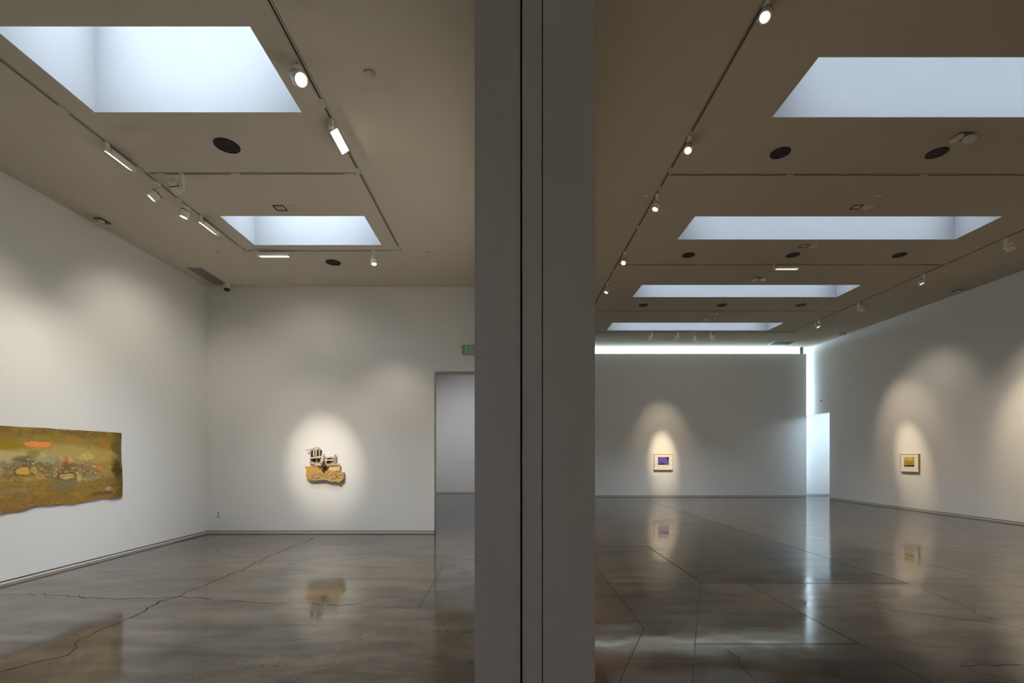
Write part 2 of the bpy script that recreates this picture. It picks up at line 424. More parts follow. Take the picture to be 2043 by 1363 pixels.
skylight(SKR[2], ZR, 'third long skylight of the right gallery, a twin-headed unit just before it', gr, M['pane_r'])
skylight(SKR[3], ZR, 'farthest skylight of the right gallery, four white spotlights hanging behind it', gr, M['pane_r'])
for h, z, pn in ((SKL0[0], ZL, M['pane']), (SKR0[0], ZR, M['pane_r'])):
    x0,x1,y0,y1 = h; d = 1.45
    mb = MB(); mb.add([(x0,y0,z),(x1,y0,z),(x1,y1,z),(x0,y1,z),(x0,y0,z+d),(x1,y0,z+d),(x1,y1,z+d),(x0,y1,z+d)], [(0,4,5,1),(1,5,6,2),(2,6,7,3),(3,7,4,0),(4,7,6,5)])
    struct('window_overhead', mb, M['shaft'])

# corridor glazing behind the partition, and a post on top of the partition
mb = MB(); mb.add([(DR,21.18,.25),(XR,21.18,.25),(XR,21.18,5.85),(DR,21.18,5.85)], [(0,1,2,3)]); 
w = struct('window_1', mb, M['daylight'])
mb = MB()
for x in np.arange(1.6, 12, 1.75): mb.box(x-.03, x+.03, 21.08, 21.16, .25, 5.85)
mb.box(DR, XR, 21.08, 21.16, 2.9, 2.96)
mb.build('window_frame', M['steel'], w)
mb = MB(); mb.box(11.755, 11.795, YP+.06, YP+.11, 5.70, ZR); mb.box(11.67, 11.752, YP+.075, YP+.09, 5.70, ZR)
o = mb.build('trim_2', M['steel']); o['kind'] = 'structure'

# ------------------------------------------------------------------ lamps helpers
def rot_to(d):
    return Vector(d).normalized().to_track_quat('-Z', 'Y')

def spot(name, loc, target, watts, ang, blend, col, r=.03, parent=None):
    l = bpy.data.lights.new(name, 'SPOT'); l.energy = watts; l.spot_size = math.radians(ang); l.spot_blend = blend
    l.color = col; l.shadow_soft_size = r
    o = bpy.data.objects.new(name, l); C.objects.link(o)
    o.rotation_mode = 'QUATERNION'
    o.location = loc; o.rotation_quaternion = rot_to(Vector(target) - Vector(loc))
    return o

def area(name, loc, d, sx, sy, watts, col, spread=180):
    l = bpy.data.lights.new(name, 'AREA'); l.shape = 'RECTANGLE'; l.size = sx; l.size_y = sy; l.energy = watts; l.color = col
    l.spread = math.radians(spread)
    o = bpy.data.objects.new(name, l); C.objects.link(o); o.rotation_mode = 'QUATERNION'
    o.location = loc; o.rotation_quaternion = rot_to(d)
    return o

WARM = (1, .78, .53); SOFT = (1, .87, .70); NEUT = (1, .92, .78); DAY = (.80, .89, 1)

# ------------------------------------------------------------------ tracks
def track(p0, p1, z, label, gaps, group):
    """recessed lighting track: two painted lips with a dark slot between them, covers at the joints"""
    d = Vector((p1[0]-p0[0], p1[1]-p0[1], 0)); L = d.length
    t = thing('lighting_track', label, 'lighting track', (p0[0], p0[1], z), group, math.atan2(d.y, d.x))
    mb = MB()
    for s in (-1, 1): mb.box(0, L, min(s*.009, s*.021), max(s*.009, s*.021), -.005, 0)
    mb.build('track_rail', M['trackmetal'] if z == ZL else M['track_r'], t)
    mb = MB(); mb.box(0, L, -.009, .009, -.0015, 0)
    for s in (-1, 1): mb.box(0, L, min(s*.021, s*.0245), max(s*.021, s*.0245), -.0015, 0)
    mb.build('track_slot', M['slot'], t)
    for g in gaps:
        mb = MB(); mb.box(g-.06, g+.06, -.0088, .0088, -.0052, -.0016); mb.build('joint_cover', M['trackmetal'] if z == ZL else M['plastic'], t)
    return t
TLx, TRx = -4.61*KL, -1.892*KL
yc1, yc2 = 5.995*KL, 8.24*KL
ga, gb = 'tracks of the low gallery', 'tracks of the long gallery'
track((TLx, 2.2), (TLx, yc2), ZL, 'long ceiling track running along the left wall above the unframed canvas', [2.61, 3.62, 5.76], ga)
track((TRx, 2.2), (TRx, yc2), ZL, 'ceiling track right of the two left-hand skylights, carrying one bright bar light', [2.53, 3.65, 5.8], ga)
track((TLx+.05, yc1), (TRx-.05, yc1), ZL, 'cross track between the two skylights of the left gallery', [.12, 1.07, 2.5], ga)
track((TLx+.05, yc2), (TRx-.05, yc2), ZL, 'cross track behind the small skylight near the wall sculpture', [.12, 1.08, 2.5], ga)
ULx, URx = 2.51*KR, 10.13*KR
ycr = [7.46*KR, 10.96*KR, 14.44*KR, 16.91*KR]
track((ULx, 2.2), (ULx, ycr[3]), ZR, 'long track on the left side of the right gallery with warm round spotlights', [4.2, 5.0, 5.5, 6.8, 8.9, 12], gb)
track((URx, 2.2), (URx, ycr[3]), ZR, 'long track running along the right wall of the right gallery', [5.2, 7.3, 8.5, 11, 14], gb)
labs = ['nearest cross track of the right gallery, behind the first two round vents',
        'cross track of the right gallery carrying one warm bar light',
        'third cross track of the right gallery, behind the third skylight',
        'farthest cross track of the right gallery carrying four white spotlights']
for k, y in enumerate(ycr):
    track((ULx+.05, y), (URx-.05, y), ZR, labs[k], [1.85, 3.95, 5.7], gb)

# ------------------------------------------------------------------ fixtures
def head_parts(t, pivot, d, lens, R=.055, Ln=.15, fins=True):
    q = rot_to(d)
    T = lambda p: tuple(p)
    mb = MB()
    mb.lathe([(.0, .06), (R*.62, .058), (R*.86, .045), (R*.97, .012), (R, .0), (R, -Ln+.06), (R*.93, -Ln+.055)], caps=False)
    h = mb.build('housing', M['fix'], t, pivot); h.rotation_mode = 'QUATERNION'; h.rotation_quaternion = q
    mb = MB()
    mb.lathe([(R+.0015, .004), (R+.0015, -.004)], caps=False)
    for k in range(14):
        a = 2*PI*k/14; T_ = Matrix.Rotation(a, 4, 'Z')
        mb.box(R*.96, R+.003, -.004, .004, -.008, .008, T_)
    mb.build('cooling_slots', M['fixdark'], h)
    mb = MB(); mb.lathe([(R*.72, -Ln+.062), (R*.72, -Ln+.0615)])
    mb.add([(R*.72*math.cos(2*PI*i/28), R*.72*math.sin(2*PI*i/28), -Ln+.061) for i in range(28)], [tuple(range(28))[::-1]])
    mb.build('lens', lens, h)
    mb = MB()
    mb.lathe([(R*.99, -Ln+.062), (R*.99, -Ln+.052), (R*.82, -Ln+.052), (R*.72, -Ln+.064)], caps=False)
    mb.build('trim_ring', M['fix'], h)
    mb = MB(); mb.box(R*.9, R*1.25, -.012, .012, -Ln+.052, -Ln+.058); mb.box(R, R*1.12, -.008, .008, -Ln+.058, -.02); mb.build('locking_tab', M['fix'], h)
    return h

def spotlight(x, y, z, d, label, lens, group, arm='side', R=.055, side=-1, rotz=0.0, drop=.13):
    t = thing('track_spotlight', label, 'spotlight', (x, y, z), group)
    if arm == 'side':      # a box driver hanging down, head pivoting on its side
        mb = MB(); mb.bbox(-.024, .024, -.024, .024, -drop-.07, -.006, .004); mb.box(-.016,.016,-.03,.03,-.012,.0)
        mb.build('driver_box', M['fix'], t)
        px = side*(.024+R+.012)
        mb = MB(); mb.lathe([(.012,0),(.012,.02)], 14, Matrix.Translation((side*.022,0,-drop)) @ Matrix.Rotation(side*PI/2,4,'Y')); mb.build('pivot', M['fix'], t)
        piv = Vector((px, 0, -drop))
    else:
        mb = MB(); mb.bbox(-.02, .02, -.045, .045, -.03, -.002, .004); mb.lathe([(.014,-.03),(.012,-drop+R)], 14)
        mb.build('stem', M['fix'], t)
        piv = Vector((0, 0, -drop))
    h = head_parts(t, piv, d, lens, R)
    return t, Vector((x, y, z)) + piv

def bar_light(x, y, z, along, side, tilt, length, label, group, lens, R=.048):
    """linear wall washer; along: 'x' or 'y'; light goes down and towards SIDE (+1/-1) of the other axis"""
    rz = 0 if along == 'x' else PI/2
    t = thing('bar_spotlight', label, 'bar light', (x, y, z), group, rz)
    # local: body along x, aims to -z tilted towards local y*s
    s = side if along == 'x' else -side
    Rm = Matrix.Translation((0,0,-.075)) @ Matrix.Rotation(s*tilt, 4, 'X')
    prof = [(R*math.cos(a), R*.95*math.sin(a)) for a in np.linspace(0, PI, 15)]
    prof = [(p[0], p[1]) for p in prof] + [(-R, -.022), (R, -.022)]
    mb = MB()
    # profile lies in local y-z, extruded along x
    E = Rm @ Matrix(((0,0,1,0),(1,0,0,0),(0,1,0,0),(0,0,0,1)))
    n = len(prof)
    mb.prism(prof, .055, length, E, smooth=False)
    mb.build('housing', M['fix'], t)
    mb = MB(); mb.box(.064, length-.009, -R+.006, R-.006, -.0235, -.0221, Rm); mb.build('lens', lens, t)
    mb = MB(); mb.box(.058, length-.003, -R+.001, -R+.006, -.027, -.022, Rm); mb.box(.058, length-.003, R-.006, R-.001, -.027, -.022, Rm)
    mb.build('trim_ring', M['fix'], t)
    mb = MB(); mb.lathe([(.020,0),(.024,.006),(.024,.045),(.020,.052)], 20, Matrix.Translation((.002,0,-.075)) @ Matrix.Rotation(PI/2,4,'Y')); mb.build('pivot', M['fix'], t)
    mb = MB(); mb.bbox(0, .055, -.02, .02, -.06, -.004, .004); mb.build('adapter', M['fix'], t)
    return t

gs1, gs2 = 'track spotlights of the left gallery', 'track spotlights of the right gallery'
gw = 'bar lights on the ceiling tracks'
bar_light(TLx, 5.37*KL, ZL, 'y', -1, math.radians(30), .40, 'longest-looking white bar light on the left wall track, nearest the camera', gw, M['lens_n'])
bar_light(TLx, 7.02*KL, ZL, 'y', -1, math.radians(30), .42, 'white bar light on the left wall track beside the small skylight', gw, M['lens_n'])
bar_light(-4.42*KL, yc2, ZL, 'x', 1, math.radians(8), .56, 'white bar light hanging across, below the small skylight near the back wall', gw, M['lens_n'])
bar_light(TRx, 5.0*KL, ZL, 'y', 1, math.radians(32), .43, 'glaring bar light right of the top left skylight', gw, glow('lens_glare', (1,.88,.66), 14))
bar_light(6.16*KR, ycr[1], ZR, 'x', 1, 0.0, .56, 'only bar light in the right gallery, glowing warm below the second skylight', gw, M['lens_s'])

def dirto(p, q): return tuple(Vector(q) - Vector(p))
# low gallery
a, p = spotlight(TLx, 6.175*KL, ZL, (-.75, -.35, -1.0), 'white spotlight where the cross track meets the left wall track', M['lens_n'], gs1, 'stem', .06, drop=.15)
LP2 = p
a, p = spotlight(-4.16*KL, yc1, ZL, (.05, .95, -.75), 'spotlight on the cross track with its lens turned away toward the wall sculpture', M['lens_n'], gs1, 'side', .06, drop=.14)
LP3 = p
a, p = spotlight(TLx, 6.59*KL, ZL, (-.28, -.05, -1.0), 'white spotlight with tall driver box just before the second bar light, left gallery', M['lens_n'], gs1, 'side', .055, side=1, drop=.16)
LP4 = p
a, p = spotlight(-2.36*KL, yc2, ZL, (.12, -.25, -1.0), 'small bright spotlight below the right end of the small skylight', M['lens_n'], gs1, 'stem', .05, drop=.15)
a, p = spotlight(TRx-.05, 4.33*KL, ZL, (1.5, -1.35, -1.5), 'big white spotlight facing the camera at the corner of the top left skylight', M['lens_n'], gs1, 'stem', .066, drop=.12)
# high gallery, left-hand track
for (yy, d, lb, kind, dr) in (
    (4.63, (-1.9,-2.2,-4.2), 'warm round spotlight at the top edge of the photo, right gallery', 'stem', .10),
    (6.60, (-1.9,-2.2,-4.2), 'warm glowing spotlight left of the two nearest round vents', 'stem', .12),
    (8.02, (-2.1,-.6,-4.3), 'spotlight on the left track of the right gallery, left of the second skylight', 'stem', .17),
    (10.30, (-2.0,-2.6,-4.2), 'bright spotlight at the left end of the bar light\'s cross track', 'stem', .17),
    (12.05, (-2.1,-.4,-4.2), 'spotlight by the pocket wall, left of the third skylight', 'stem', .18)):
    a, p = spotlight(ULx+.02, yy*KR, ZR, d, lb, M['lens_w'], gs2, kind, .056, drop=dr)
# right-hand track
for (yy, d, lb, s) in (
    (9.61, (2.0,1.2,-4.2), 'spotlight on the right wall track closest to the right photo edge', 1),
    (11.51, (1.7,-1.1,-4.4), 'spotlight with warm lit lens on the right wall track, behind the second skylight', -1),
    (13.64, (2.0,1.2,-4.2), 'dark-backed spotlight on the right wall track, above the green and yellow framed print', 1),
    (15.36, (2.0,-1.3,-4.4), 'farthest spotlight on the right wall track, near its end', -1)):
    a, p = spotlight(URx, yy*KR, ZR, d, lb, M['lens_w'], gs2, 'side', .056, side=s, drop=.16)
    if yy > 15: RP4 = p
    if 11 < yy < 12: RP2 = p
# four on the far cross track
gf = 'four spotlights on the farthest cross track'
for (xx, s, lb) in ((5.13,-1,'leftmost of the four white spotlights behind the farthest skylight'), (6.08,-1,'second from left of the four white spotlights behind the farthest skylight'),
                 (6.67,0,'third from left of the four far white spotlights, hanging lowest'), (7.25,1,'rightmost of the four white spotlights behind the farthest skylight')):
    a, p = spotlight(xx*KR, ycr[3], ZR, (.05, 1.6, -3.2), lb, M['lens_w'], gf, 'side' if s else 'stem', .055, side=s or 1, drop=.17 if s else .2)
    if s == -1 and xx > 6: FP2 = p

# ------------------------------------------------------------------ small ceiling things
def disc_vent(x, y, z, label, group, slats=True, r=.135):
    t = thing('round_air_vent', label, 'air vent', (x, y, z), group)
    mb = MB(); mb.lathe([(r, 0), (r, -.006), (r-.012, -.008), (r-.014, -.003)], 40, caps=False); mb.build('rim', M['vent'], t)
    mb = MB(); mb.lathe([(0, -.002), (r-.012, -.002)], 40, caps=False); mb.build('backing', M['vent'], t)
    mb = MB(); n = 9
    for k in range(n):
        yy = -r + (k+.5)*2*r/n; w = math.sqrt(max(0, (r-.014)**2 - yy*yy))
        mb.box(-w, w, yy-.004, yy+.004, -.0065, -.0025)
    mb.build('slats', M['slat'], t)
gv = 'round black ceiling vents'
disc_vent(-3.262*KL, 5.455*KL, ZL, 'large round black vent between the two skylights of the left gallery', gv)
disc_vent(-3.255*KL, 8.74*KL, ZL, 'round black vent near the back wall, between bar light and small spotlight', gv)
vl = ['left of the two nearest round black vents of the right gallery', 'right of the two nearest round black vents, close to the round twin sensor']
for k, x in enumerate((3.987, 6.29)): disc_vent(x*KR, 6.92*KR, ZR, vl[k], gv)
vl = ['leftmost round black vent in the row behind the second skylight', 'middle round black vent in the row behind the second skylight, above the warm bar light', 'rightmost round black vent in the row behind the second skylight']
for k, x in enumerate((3.98, 6.29, 8.65)): disc_vent(x*KR, 10.43*KR, ZR, vl[k], gv)
vl = ['leftmost small black vent in the row behind the third skylight', 'middle small black vent in the row behind the third skylight', 'rightmost small black vent in the row behind the third skylight']
for k, x in enumerate((3.97, 6.28, 8.61)): disc_vent(x*KR, 13.88*KR, ZR, vl[k], gv)
disc_vent(8.62*KR, 6.92*KR, ZR, 'round black vent beyond the right edge of the photo', gv)

def cap(x, y, z, label, r=.05):
    t = thing('sprinkler_cap', label, 'sprinkler cap', (x, y, z), 'flush sprinkler caps')
    mb = MB(); mb.lathe([(0, -.012), (r-.006, -.012), (r, -.009), (r, -.004)], 28, caps=False); mb.build('cover_plate', M['trackmetal'], t)
    mb = MB(); mb.lathe([(r-.004, -.004), (r-.006, 0)], 28, caps=False); mb.build('shadow_gap', M['slot'], t)
cap(-1.302*KL, 4.43*KL, ZL, 'round flush sprinkler cap right of the big white spotlight')
cap(-5.11*KL, 8.29*KL, ZL, 'round flush sprinkler cap between small skylight and the grey grille')
cap(-1.42*KL, 8.32*KL, ZL, 'round flush sprinkler cap to the right of the small skylight')
cap(2.33*KR, 8.03*KR, ZR, 'faint round cap beside the left track of the right gallery')
cap(6.3*KR, 8.03*KR, ZR, 'faint round cap on the ceiling just before the second skylight')
cap(6.3*KR, 11.4*KR, ZR, 'tiny round cap between the warm bar light and the third skylight')
cap(2.0*KR, 11.6*KR, ZR, 'tiny round cap at the far left of the right gallery ceiling')

def plates(x, y, z, label, dark=True):
    t = thing('access_plate', label, 'access plate', (x, y, z), 'small square ceiling plates')
    mb = MB()
    mb.box(-.078, .078, .06, .074, -.006, 0); mb.box(-.078, .078, -.074, -.06, -.006, 0); mb.box(-.078, -.064, -.06, .06, -.006, 0); mb.box(.064, .078, -.06, .06, -.006, 0)
    mb.build('plate_frame', M['dark'] if dark else M['slot'], t)
    mb = MB(); mb.box(-.05, .05, -.045, .045, -.007, 0); mb.build('plate', M['trackmetal'], t)
    mb = MB(); mb.lathe([(.0, -.008), (.085, -.008), (.09, 0)], 28, Matrix.Translation((.20,0,0)), caps=False); mb.build('round_cover', M['trackmetal'], t)
plates(-3.31*KL, 6.82*KL, ZL, 'small square dark-framed plate just before the small skylight of the left gallery')
plates(6.22*KR, 8.42*KR, ZR, 'faint square plate just before the second skylight of the right gallery', False)
plates(6.26*KR, 9.98*KR, ZR, 'faint square plate just behind the second skylight', False)
plates(6.2*KR, 15.35*KR, ZR, 'thin dark plate just before the farthest skylight', False)
plates(4.26*KR, 19.55*KR, ZR, 'pale plate on the glowing ceiling strip above the partition, left one', False)
plates(8.36*KR, 19.55*KR, ZR, 'pale plate on the glowing ceiling strip above the partition, right one', False)

def sensor(x, y, z, label, rz=0.0, two_round=False, s=1.0):
    t = thing('emergency_light', label, 'emergency light', (x, y, z), 'twin-headed ceiling units', rz)
    mb = MB()
    mb.bbox(-.10*s, .10*s, -.075*s, .075*s, -.02*s, 0, .02*s); mb.build('crevice_shade_plate', M['fixdark'], t)  # plate coloured dark to paint the shaded crevices around the heads
    if two_round:
        for sx in (-1, 1):
            mb = MB(); T = Matrix.Translation((sx*.09*s, 0, -.035*s)) @ Matrix.Rotation(sx*.45, 4, 'Y')
            mb.lathe([(.0,-.035*s),(.055*s,-.033*s),(.075*s,-.02*s),(.078*s,.012*s),(.05*s,.03*s),(0,.03*s)], 24, T, caps=False); mb.build('lamp_head', M['plastic'], t)
    else:
        mb = MB(); T = Matrix.Translation((-.08*s, 0, -.04*s)) @ Matrix.Rotation(-.3, 4, 'Y')
        mb.bbox(-.08*s, .07*s, -.065*s, .065*s, -.035*s, .02*s, .02*s, T); mb.build('lamp_head', M['plastic'], t)
        mb = MB(); T = Matrix.Translation((.11*s, 0, -.03*s)) @ Matrix.Rotation(.35, 4, 'Y')
        mb.bbox(-.06*s, .06*s, -.055*s, .055*s, -.028*s, .02*s, .015*s, T); mb.build('lamp_head', M['plastic'], t)
sensor(-6.12, 7.1, ZL, 'beige twin-headed unit where the left wall meets the ceiling', PI/2, False, .85)
sensor(6.32*KR, 6.55*KR, ZR, 'round twin-headed unit on the ceiling behind the nearest long skylight', 0, True)
sensor(6.24*KR, 11.78*KR, ZR, 'twin-headed unit just before the third skylight, under the warm bar light', 0, True)
sensor(6.35*KR, 14.6*KR, ZR, 'tiny twin-headed unit on the third cross track', 0, True, .7)
sensor(12.05*KR, 12.66*KR, ZR, 'twin-headed unit high on the right wall edge, nearer one', PI/2, False, .85)
sensor(12.1*KR, 17.1*KR, ZR, 'twin-headed unit at the far end of the right wall, near the glowing gap', PI/2, False, .85)

# grey linear return grille, left gallery
t = thing('return_air_grille', 'long grey return air grille in the ceiling corner above the security camera', 'air grille', (-6.005*KL, 9.42*KL, ZL))
mb = MB(); w_, l_ = .135, .43
mb.box(-w_, w_, -l_, l_, -.003, 0); mb.build('backing', M['grille'], t)
mb = MB()
mb.box(-w_, -w_+.008, -l_, l_, -.008, -.003); mb.box(w_-.008, w_, -l_, l_, -.008, -.003); mb.box(-w_, w_, -l_, -l_+.008, -.008, -.003); mb.box(-w_, w_, l_-.008, l_, -.008, -.003)
mb.build('grille_frame', M['grille'], t)
mb = MB()
for k in range(22):
    yy = -l_ + (k+1)*2*l_/23; mb.box(-w_+.008, w_-.008, yy-.006, yy+.003, -.007, -.003)
mb.build('slats', M['grille'], t)
# dark square grille, right gallery
t = thing('square_air_grille', 'white-framed dark air grille before the glowing strip above the partition', 'air grille', (10.75*KR, 18.5*KR, ZR))
mb = MB(); mb.box(-.42, .42, -.29, .29, -.003, 0); mb.build('backing', M['vent'], t)
mb = MB(); a_, b_, f_ = .44, .31, .03
mb.box(-a_, a_, -b_, -b_+f_, -.014, 0); mb.box(-a_, a_, b_-f_, b_, -.014, 0); mb.box(-a_, -a_+f_, -b_, b_, -.014, 0); mb.box(a_-f_, a_, -b_, b_, -.014, 0)
mb.build('grille_frame', M['fix'], t)
mb = MB()
for k in range(7):
    yy = -b_ + (k+1)*2*b_/8; mb.box(-a_+f_, a_-f_, yy-.006, yy+.006, -.01, -.003)
mb.build('slats', M['grille'], t)

# dome camera
t = thing('security_camera', 'small white security camera with dark dome in the back left ceiling corner', 'security camera', (-5.80, 9.70, ZL))
mb = MB(); mb.lathe([(.062, 0), (.062, -.05), (.07, -.06), (.07, -.095)], 28); mb.build('housing', M['fix'], t)
mb = MB(); mb.lathe([(.060, -.095)] + [(.060*math.cos(a), -.095-.06*math.sin(a)) for a in np.linspace(.15, PI/2, 8)], 28, caps=False); mb.build('dome', M['camdark'], t)

# small wall sensor above the side doorway
t = thing('sensor_button', 'tiny round sensor high on the right wall above the side doorway', 'sensor', (XR, 18.25, 3.75))
mb = MB(); mb.lathe([(.035, 0), (.035, .018), (.022, .03)], 20, Matrix.Rotation(-PI/2, 4, 'Y')); mb.build('cap', M['grille'], t)

# power outlet
t = thing('power_outlet', 'small white power outlet low on the back wall near the left corner', 'outlet', (-6.075, YB, .40))
mb = MB(); mb.box(-.038, .038, -.006, 0, -.06, .06); mb.build('cover_plate', M['fix'], t)
mb = MB()
for zz in (-.025, .025): mb.box(-.013, .013, -.0085, -.006, zz-.012, zz+.012)
mb.box(-.036, .036, -.009, -.006, -.066, -.058)  # dark strip along the lower edge of the cover plate
mb.build('socket_and_strip', M['fixdark'], t)

# exit sign
t = thing('exit_sign', 'green lettered EXIT sign on the back wall above the doorway', 'exit sign', (-.842, YB, 3.822))
hw, hh = .128, .092
mb = MB(); mb.box(-hw, hw, -.045, 0, -hh, hh); mb.build('housing', M['exit_frame'], t)
mb = MB(); mb.box(-hw+.03, hw-.006, -.047, -.045, -hh+.012, hh-.012); mb.build('face_panel', M['exit_face'], t)
lt = MB()
def stroke(x0, z0, x1, z1, w=.0135):
    d = Vector((x1-x0, z1-z0)); n = Vector((-d.y, d.x)).normalized()*w/2
    p = [(x0-n.x, z0-n.y), (x1-n.x, z1-n.y), (x1+n.x, z1+n.y), (x0+n.x, z0+n.y)]
    lt.add([(a, -.0475, b) for a, b in p] + [(a, -.050, b) for a, b in p], [(0,1,2,3),(7,6,5,4),(0,4,5,1),(1,5,6,2),(2,6,7,3),(3,7,4,0)])
H_ = .064
stroke(-.078,-H_,-.078,H_); 
for zz in (-H_+.008, 0, H_-.008): stroke(-.078, zz, -.040, zz)
stroke(-.030,-H_,.014,H_); stroke(-.030,H_,.014,-H_)
stroke(.030,-H_,.030,H_)
stroke(.048, H_-.008, .108, H_-.008); stroke(.078, -H_, .078, H_)
lt.build('lettering', M['exit_green'], t)

# line of lettering on the far wall, seen through the doorway
mb = MB(); x = -2.35; rr = random.Random(4)
while x < -.5:
    for _ in range(rr.randint(3, 9)):
        w_ = rr.uniform(.010, .02); hgt = rr.choice((.022, .022, .034)); z0 = 1.335 - (.01 if rr.random() < .12 else 0)
        mb.box(x, x+.004, 20.496, 20.5, z0, z0+hgt); mb.box(x, x+w_, 20.496, 20.5, z0+.018, z0+.022)
        x += w_ + .007
    x += .022
o = mb.build('wall_lettering', M['ink']); tag(o, 'single thin line of tiny dark lettering on the far wall beyond the left doorway', 'lettering')

# ------------------------------------------------------------------ unframed canvas on the left wall
y0, y1 = 4.1, 7.673; z0, z1 = .935, 1.985
nx, ny = 560, 150
u = np.linspace(0, 1, nx); v = np.linspace(0, 1, ny)
U, V = np.meshgrid(u, v)
Yp = y0 + (y1-y0)*U
bot = z0 + .012*np.sin(U*23) + .02*(fbm(U*14, U*0+2, 3)-.5) - .03*np.exp(-((Yp-5.95)/.35)**2) + .012*np.exp(-((Yp-6.75)/.12)**2) + .012*sstep(7.0,7.6,Yp)
top = z1 + .010*(fbm(U*20, U*0+7, 3)-.5)
Zp = bot + (top-bot)*V
Yp = Yp + .012*np.sin(V*6.0)*sstep(.97,1.0,U) - .006*sstep(.97,1,U)*fbm(V*18,U*0,3)
curl = .006 + .020*(1-V)**3*(.4+.6*np.sin(Yp*9)**2) + .006*(1-sstep(0,.12,1-U))
Xp = XL + curl
# painted image, described in the plane of the canvas: s = metres from its right end, h = height above its bottom
s_ = (y1 - Yp); h_ = (Zp - z0)
def C3(r, g, b): return np.array([(r/255)**2.2, (g/255)**2.2, (b/255)**2.2])
img = np.zeros(U.shape + (3,)); 
ws, wh = fbm(s_*9+1, h_*9+8, 4)-.5, fbm(s_*9+31, h_*9+18, 4)-.5
s_ = s_ + .09*ws + .03*(fbm(s_*40, h_*40, 3)-.5); h_ = h_ + .05*wh + .02*(fbm(s_*40+9, h_*40+4, 3)-.5)
n1 = fbm(s_*2.2, h_*5, 5); n2 = fbm(s_*6+4, h_*16, 5); n3 = fbm(s_*22, h_*48+3, 4)
img[:] = C3(142, 124, 72)
def blend(mask, col):
    m = np.clip(mask, 0, 1)[..., None]; img[:] = img*(1-m) + col*m
blend(sstep(.75, 1.02, h_ + .25*(n1-.5)), C3(106, 86, 52))
blend(sstep(.4,.62,n1)*.75, C3(132, 114, 44))
blend((sstep(.5,.66,h_+.1*(n2-.5))*(1-sstep(.72,.86,h_+.1*(n1-.5))))*.8, C3(158, 142, 84))
blend((1-sstep(.30,.42,h_+.1*(n2-.5)))*.9, C3(116, 98, 52))
blend((1-sstep(.06,.2,h_+.12*(n1-.5)))*.7, C3(122, 90, 48))
blend(sstep(.52,.66,n2)*(1-sstep(.1,.5,h_))*.6, C3(140, 112, 34))
blend((1-sstep(.03,.26,s_+.12*(n2-.5)))*.85, C3(78, 70, 36))
blend(sstep(.5,.62,n3)*.08, C3(190, 172, 120))
def pos(px, py):      # photo measurements turned into wall metres (s, h)
    Y = 6.31*940/(1015-px); return y1 - Y, 1.6+(911-py)/940*Y - z0
def blob(px, py, rw, rh, col, a=.9, soft=.5, rough=.6):
    rough = max(rough, .35)*1.6; soft = min(.9, soft*1.6); a = a*.9
    cs, ch = pos(px, py); k = (6.31*940/(1015-px))/940
    sx = rw*k*1.45; sh = rh*k
    d = ((s_-cs)/sx)**2 + ((h_-ch)/sh)**2 + (n2-.5)*rough
    blend((1-sstep(1-soft, 1+soft*.4, d))*a, col)
def ring(px, py, rw, rh, col, a=.9, wdt=.18):
    cs, ch = pos(px, py); k = (6.31*940/(1015-px))/940
    d = np.sqrt(((s_-cs)/(rw*k*1.45))**2 + ((h_-ch)/(rh*k))**2)
    blend(np.exp(-((d-1)/wdt)**2)*a, col)
blob(16, 888, 22, 14, C3(126,112,30), .8)
blob(40, 910, 60, 10, C3(176,164,110), .6)
blob(74, 886, 21, 5.5, C3(214,128,70), .95, .3, .3)
blob(60, 925, 95, 22, C3(150,146,118), .75)
blob(5, 908, 16, 12, C3(170,150,112), .8)
blob(130, 905, 55, 12, C3(150,142,84), .6)
blob(145, 880, 18, 10, C3(140,112,50), .8)
blob(50, 918, 16, 12, C3(84,82,58), .9)
blob(65, 905, 11, 9, C3(126,116,66), .9)
blob(104, 915, 18, 8, C3(138,140,112), .8)
blob(170, 912, 14, 8, C3(184,170,112), .6)
blob(132, 918, 12, 9, C3(206,140,88), .85)
blob(121, 934, 4.5, 12, C3(196,126,84), .9)
blob(168, 930, 14, 16, C3(158,130,106), .85)
blob(193, 938, 11, 10, C3(192,130,74), .85)
blob(140, 932, 16, 10, C3(100,82,52), .85)
blob(213, 922, 4, 10, C3(176,120,36), .8)
blob(232, 935, 9, 18, C3(60,50,26), .95)
blob(230, 890, 10, 22, C3(92,86,48), .9)
blob(205, 885, 7, 10, C3(150,104,50), .8)
blob(20, 958, 60, 5, C3(160,126,88), .5)
blob(30, 978, 26, 5, C3(126,120,110), .5)
blob(132, 968, 22, 7, C3(104,106,88), .8)
blob(178, 952, 16, 10, C3(152,150,104), .7)
blob(214, 975, 6, 5, C3(160,150,140), .8)
blob(205, 984, 22, 4, C3(80,78,48), .7)
rng = np.random.RandomState(11)
for k in range(230):                      # heaped vessels and figures along the middle of the canvas
    px = rng.uniform(0, 122) if k < 170 else rng.uniform(120, 200); py = 937 + rng.normal(0, 9) - (8 if 40 < px < 80 else 0)
    r = rng.uniform(1.3, 4.2); kk = rng.uniform(.78, 1.12); c = C3(*[q*kk for q in ((178,158,104),(158,144,102),(128,116,80),(150,150,126))[rng.randint(4)]])
    blob(px, py, r, r*rng.uniform(.7, 1.3), c, .7, .5, .8); ring(px, py+.5, r, r*rng.uniform(.8,1.2), C3(84,70,40), .42, .3)
blob(46, 941, 11, 8, C3(190,152,70), .95, .3, .2); ring(46, 941, 12, 9, C3(80,62,28), .8, .12)
blob(67, 938, 6, 10, C3(158,140,96), .95, .3, .2); ring(67, 938, 6.5, 10.5, C3(78,64,36), .7, .15)
ring(78, 948, 5, 5, C3(176,146,84), .6, .3)
